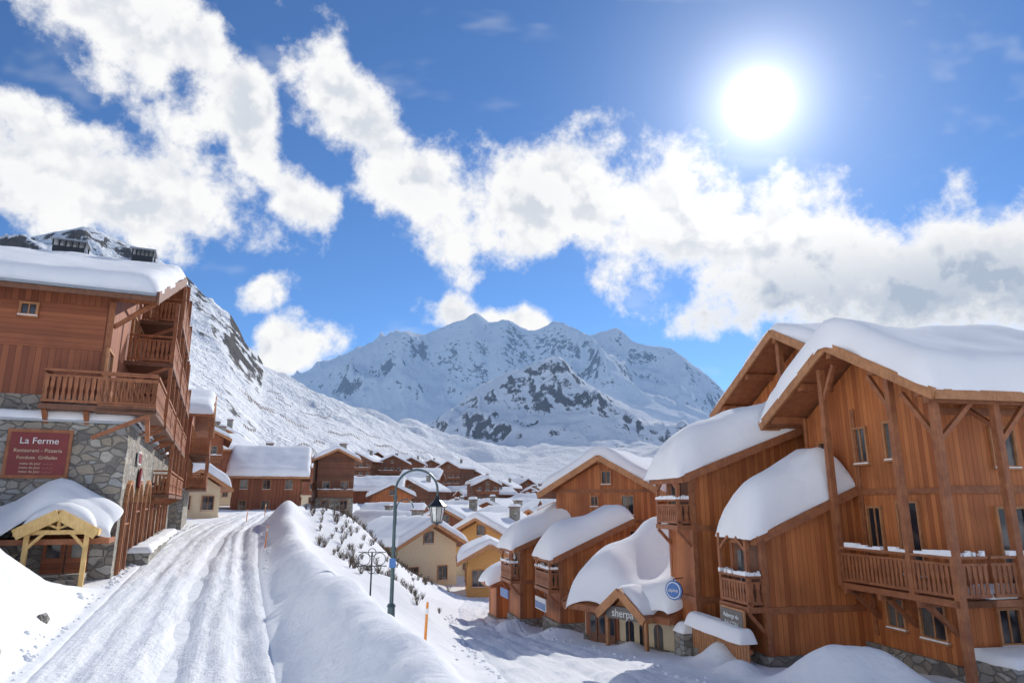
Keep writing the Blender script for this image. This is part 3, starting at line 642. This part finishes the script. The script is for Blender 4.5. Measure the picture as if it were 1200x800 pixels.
for i in range(900):
    if len(placed)>=92: break
    r=rv.uniform(125,520) if i%3 else rv.uniform(125,260);a=rad(rv.uniform(-18,8));x=r*math.sin(a);y=r*math.cos(a)
    if any(math.hypot(x-p[0],y-p[1])<15.5 for p in placed) : continue
    if float(road_s(np.array(x),np.array(y)))<4: continue
    placed.append((x,y));w=rv.uniform(7,12)
    chalet(x,y,w,rv.uniform(8,12),rv.choice((8.2,8.2,11,13.6)) if r>220 else rv.uniform(4.5,6.5),rad(rv.uniform(-70,110)),rv.choice((WR,WD,WD,WO)),low=rv.choice((ST,CR,WD,WD)),sn=.8,chim=rv.random()<.5,balc=r<260,far=True)
# taller residences at the foot of the hillside
for (a,r,hh,w) in [(-12.6,250,14,11),(-11.2,262,16,9),(-9.8,255,14,12),(-13.9,275,14,12),(-8.3,300,16,12),(-2.2,255,15,9),(-1.0,262,13.6,9),(-5.2,330,16,13),(-6.7,360,19,12),(-3.6,380,19,13),(1.2,330,16,12),(3,350,16,12)]:
    a=rad(a);x=r*math.sin(a);y=r*math.cos(a);chalet(x,y,w,11,hh,rad(rv.uniform(-40,60)),WD,low=WD,z=H(x,y),sn=.8,balc=True,far=True)
n0=len(placed)
for i in range(60):
    r=rv.uniform(110,190);a=rad(rv.uniform(-28,-20));x=r*math.sin(a);y=r*math.cos(a)
    if any(math.hypot(x-p[0],y-p[1])<15 for p in placed) or math.hypot(x+52,y-118)<14 or math.hypot(x+47,y-132)<14: continue
    placed.append((x,y));chalet(x,y,rv.uniform(8,11),10,rv.choice((5.5,8)),rad(rv.uniform(-30,50)),rv.choice((WR,WD)),z=min(H(x,y),0),sn=.8)
    if len(placed)>n0+5: break

# ================================================================== street lamp
lx,ly=-3.33,20.0;gz=H(lx,ly)
b=B('street_lamp',(lx,ly,0),0)
b.cyl('base',GR,(0,0,gz-.3),(0,0,gz+.5),.12,.10);b.cyl('base_ring',GR,(0,0,gz+.5),(0,0,gz+.58),.13,.09)
b.cyl('pole',GR,(0,0,gz+.5),(0,0,.15),.058,.042);b.cyl('collar',GR,(0,0,-1.3),(0,0,-1.2),.08);b.cyl('collar',GR,(0,0,.12),(0,0,.2),.065)
pts=[(0,0,.15)]+[( .6-.6*math.cos(t),0,.35+.58*math.sin(t)) for t in [math.pi*i/16 for i in range(17)]]+[(1.2,0,.2)]
for p,q in zip(pts,pts[1:]): b.cyl('arm',GR,p,q,.033)
pts=[(.04,0,-.6)]+[(.04+.24*(1-math.cos(t)),0,-.15+.25*math.sin(t)) for t in [math.pi*i/10 for i in range(11)]]
for p,q in zip(pts,pts[1:]): b.cyl('scroll',GR,p,q,.016,n=8)
cx=1.2
b.cyl('lantern_cap',BK,(cx,0,.2),(cx,0,.08),.05,.09);b.cyl('lantern_cap',BK,(cx,0,.08),(cx,0,-.08),.10,.27,8);b.cyl('lantern_cap',BK,(cx,0,-.08),(cx,0,-.11),.29,.29,8)
b.cyl('lantern_glass',LG,(cx,0,-.11),(cx,0,-.52),.22,.14,8)
for i in range(8):
    t=2*math.pi*i/8;b.beam('lantern_bars',BK,(cx+.225*math.cos(t),.225*math.sin(t),-.11),(cx+.145*math.cos(t),.145*math.sin(t),-.52),.018)
b.cyl('lantern_foot',BK,(cx,0,-.52),(cx,0,-.56),.16,.12,8);b.cyl('lantern_foot',BK,(cx,0,-.56),(cx,0,-.63),.05,.02,8)
b.box('number_plate',BL,-.09,.09,-.075,-.06,-1.75,-1.5);b.done()
ox,oy=-5.1,26.0;gz=H(ox,oy)
b=B('wrought_iron_sign',(ox,oy,0),0)
b.cyl('post',BK,(0,0,gz-.2),(0,0,-1.75),.03);
for c,r in ((-.28,.22),(.28,.22),(0,.14)):
    for zc in ((-1.98,) if c else (-1.75,-2.35)):
        q=[(c+r*math.cos(t),0,zc+r*math.sin(t)) for t in [2*math.pi*i/16 for i in range(17)]]
        for p1,p2 in zip(q,q[1:]): b.cyl('scrolls',BK,p1,p2,.014,n=6)
b.beam('crossbar',BK,(-.55,0,-2.22),(.55,0,-2.22),.03);b.beam('crossbar',BK,(-.5,0,-1.74),(.5,0,-1.74),.025);b.done()
def stake(x,y,h,r=.035):
    g=H(x,y);b=B('snow_marker_pole',(x,y,g),0);b.cyl('pole',OR,(0,0,-.3),(.06,0,h),r,r*.8);b.cyl('band',WT,(.045,0,h*.75),(.052,0,h*.87),r*1.06);b.done()
stake(-2.45,20.5,1.25,.045);stake(-10.6,30.5,.95,.03);stake(-22.6,60,1.0,.04);stake(-26,74,1.2,.04)
b=B('retaining_wall_stones')
for (sx,y) in [(-2.75,10.7),(-2.8,11.1),(-2.75,13.9)]:
    x=float(road_cx(np.array(y)))+sx/.92;z=H(x,y)
    b.add('stones',ST,[(x+q[0]*.07*random.uniform(.7,1.2),y+q[1]*.1*random.uniform(.7,1.2),z-.03+q[2]*.07*random.uniform(.7,1.2)) for q in ICO_V],ICO_F)
b.done()
b=B('snowy_shrubs')
SH=flat('twig_bark',(.10,.075,.055),.9,.3)
P=[(random.gauss(-11.3,2.6),random.uniform(35,60)) for _ in range(230)]+[(random.gauss(-7.0,1.2),random.uniform(30,38)) for _ in range(25)]
pa=np.array(P);pz=Hbase(pa[:,0],pa[:,1]);ps=road_s(pa[:,0],pa[:,1])
for (x,y),z,s_ in zip(P,pz,ps):
    if s_<4.8: continue
    hh=random.uniform(.25,.6)
    for i in range(16):
        t=random.uniform(0,6.28);q=random.uniform(.1,.55)*hh
        x1,y1,z1=x+math.cos(t)*q,y+math.sin(t)*q,z+hh*random.uniform(.5,1)
        b.add('twigs',SH,[(x-.012,y,z-.05),(x+.012,y,z-.05),(x1,y1,z1)],[(0,1,2)])
        for j in range(3):
            f=random.uniform(.4,.9);bx,by,bz=x+(x1-x)*f,y+(y1-y)*f,z+(z1-z)*f
            b.add('twigs',SH,[(bx-.008,by,bz),(bx+.008,by,bz),(bx+random.uniform(-.14,.14),by+random.uniform(-.1,.1),bz+random.uniform(.05,.2))],[(0,1,2)])
b.done()
b=B('avalanche_barriers')
rows=[]
for i in range(40):
    a0=random.uniform(-22,-1);r=random.uniform(420,950);da=random.uniform(.8,2.6)
    n=int(da/.12)
    for q in range(n):
        a=rad(a0+q*.12);rr=r+18*math.sin(q*.25+i);rows.append((rr*math.sin(a),rr*math.cos(a)))
pa=np.array(rows);pz=Hbase(pa[:,0],pa[:,1])
for (x,y),z in zip(rows,pz):
    b.box('barriers',TD,x-.12,x+.12,y-.1,y+.1,z-1,z+2.2);b.box('barriers',TD,x-.5,x+.5,y-.16,y-.1,z+.9,z+1.2);b.box('barriers',TD,x-.5,x+.5,y-.16,y-.1,z+1.7,z+1.9)
b.done()

# ================================================================== LIGHT, SKY, CAMERA
SAZ,SEL=rad(22.0),rad(30.6)
S=Vector((math.sin(SAZ)*math.cos(SEL),math.cos(SAZ)*math.cos(SEL),math.sin(SEL)))
L=bpy.data.lights.new('sun','SUN');L.energy=4.9;L.angle=rad(.5);L.color=(1,.95,.87)
o=bpy.data.objects.new('sun',L);o.rotation_euler=S.to_track_quat('Z','Y').to_euler();COL.objects.link(o)
w=bpy.data.worlds.new('World');scene.world=w;w.use_nodes=True;nt=w.node_tree;nt.nodes.clear();k=NT(nt)
tc=k.n('ShaderNodeTexCoord').outputs['Generated']
nrm=k.n('ShaderNodeVectorMath',operation='NORMALIZE');k.l(tc,nrm.inputs[0]);D=nrm.outputs[0]
sky=k.n('ShaderNodeTexSky',sky_type='NISHITA');sky.sun_disc=False;sky.sun_elevation=SEL;sky.sun_rotation=SAZ;sky.altitude=2300;sky.air_density=1.0;sky.dust_density=.3;sky.ozone_density=3.0
sp=k.n('ShaderNodeSeparateXYZ');k.l(D,sp.inputs[0])
azn=k.math('MULTIPLY',k.math('ARCTAN2',sp.outputs[0],sp.outputs[1]),57.2958)
eln=k.math('MULTIPLY',k.math('ARCSINE',sp.outputs[2]),57.2958)
cv=k.n('ShaderNodeCombineXYZ');k.l(azn,cv.inputs[0]);k.l(eln,cv.inputs[1])
wp=k.noise(D,6,2,.6);wv=k.n('ShaderNodeVectorMath',operation='SUBTRACT');k.l(wp.outputs['Color'],wv.inputs[0]);wv.inputs[1].default_value=(.5,.5,.5)
wa=k.n('ShaderNodeVectorMath',operation='MULTIPLY_ADD');k.l(wv.outputs[0],wa.inputs[0]);wa.inputs[1].default_value=(9,7,0);k.l(cv.outputs[0],wa.inputs[2])
blobs=[(-36,34.5,12,4.4,-25),(-23,28.0,10,3.2,-42),(-35,21.8,14,4.0,-2),(-14.0,31,8,3.0,-40),(-8,26.5,6,3.2,-25),(3,24.4,13,5.2,-4),(16,22.3,13,5.6,-14),(25,18.3,17,5.2,-8),(35,15.5,15,5.0,0),(-2.2,15.2,5.5,1.8,-5),(-18,12.0,4.2,2.5,25),(-21,16,3.2,1.8,20),
 (100,22,35,12,0),(-120,26,50,13,8)]
acc=None
for (a,e,rx,ry,ro) in blobs:
    mp=k.n('ShaderNodeMapping',vector_type='TEXTURE');k.l(wa.outputs[0],mp.inputs[0])
    mp.inputs['Location'].default_value=(a,e,0);mp.inputs['Rotation'].default_value=(0,0,rad(ro));mp.inputs['Scale'].default_value=(rx,ry,1)
    ln=k.n('ShaderNodeVectorMath',operation='LENGTH');k.l(mp.outputs[0],ln.inputs[0]);v=ln.outputs['Value']
    acc=v if acc is None else k.math('SMOOTH_MIN',acc,v,.2)
f=k.math('SUBTRACT',1.0,acc)
n1=k.noise(D,10,6,.62)
dofs=k.n('ShaderNodeVectorMath',operation='ADD');k.l(D,dofs.inputs[0]);dofs.inputs[1].default_value=(.012,.004,.024)
n2=k.noise(dofs.outputs[0],10,3,.62)
raw=k.math('ADD',k.math('MAXIMUM',f,-1.2),k.math('MULTIPLY',k.math('SUBTRACT',n1.outputs[0],.5),2.9))
raw=k.math('ADD',raw,.12)
mask=k.ss(raw,-.08,.5)
cwm=k.mapp(D,(3,9,9));wis=k.noise(cwm,1.6,3,.6);wm=k.ss(wis.outputs[0],.55,.8,0,.28)
mask=k.math('MAXIMUM',mask,wm)
thick=k.ss(raw,.3,1.3)
rel=k.ss(k.math('SUBTRACT',n2.outputs[0],n1.outputs[0]),-.03,.12)
sh=k.math('MULTIPLY',k.ss(raw,.15,.8),rel)
low=k.math('MULTIPLY',k.ss(eln,21,13.5),k.math('MULTIPLY',k.ss(raw,.15,.8),k.ss(azn,6,20)))
shade=k.math('MINIMUM',k.math('ADD',k.math('MULTIPLY',sh,.5),k.math('ADD',k.math('MULTIPLY',thick,.10),k.math('MULTIPLY',low,.8))),1.0)
ccol=k.mix(shade,(1.0,1.0,1.0),(.44,.52,.65))
skc=k.mix(1.0,sky.outputs[0],(.66,.90,1.12),'MULTIPLY')
bgS=k.n('ShaderNodeBackground');k.l(skc,bgS.inputs[0]);bgS.inputs[1].default_value=.12
bgC=k.n('ShaderNodeBackground');k.l(ccol,bgC.inputs[0]);bgC.inputs[1].default_value=.98
mx=k.n('ShaderNodeMixShader');k.l(mask,mx.inputs[0]);k.l(bgS.outputs[0],mx.inputs[1]);k.l(bgC.outputs[0],mx.inputs[2])
dt=k.n('ShaderNodeVectorMath',operation='DOT_PRODUCT');k.l(D,dt.inputs[0]);dt.inputs[1].default_value=S
dp=k.math('MAXIMUM',dt.outputs['Value'],0)
hal=k.math('ADD',k.math('MULTIPLY',k.math('POWER',dp,5000),14),k.math('ADD',k.math('MULTIPLY',k.math('POWER',dp,500),.8),k.math('MULTIPLY',k.math('POWER',dp,80),.26)))
bgH=k.n('ShaderNodeBackground');bgH.inputs[0].default_value=(1,.98,.94,1);k.l(hal,bgH.inputs[1])
ad=k.n('ShaderNodeAddShader');k.l(mx.outputs[0],ad.inputs[0]);k.l(bgH.outputs[0],ad.inputs[1])
ow=k.n('ShaderNodeOutputWorld');k.l(ad.outputs[0],ow.inputs[0])

cam=bpy.data.cameras.new('camera');cam.lens=24;cam.sensor_width=36;cam.clip_start=.1;cam.clip_end=40000
co=bpy.data.objects.new('camera',cam);co.location=(0,0,0);co.rotation_euler=(rad(90+13.3),0,0);COL.objects.link(co);scene.camera=co
scene.view_settings.view_transform='Standard';scene.view_settings.look='None';scene.view_settings.exposure=0
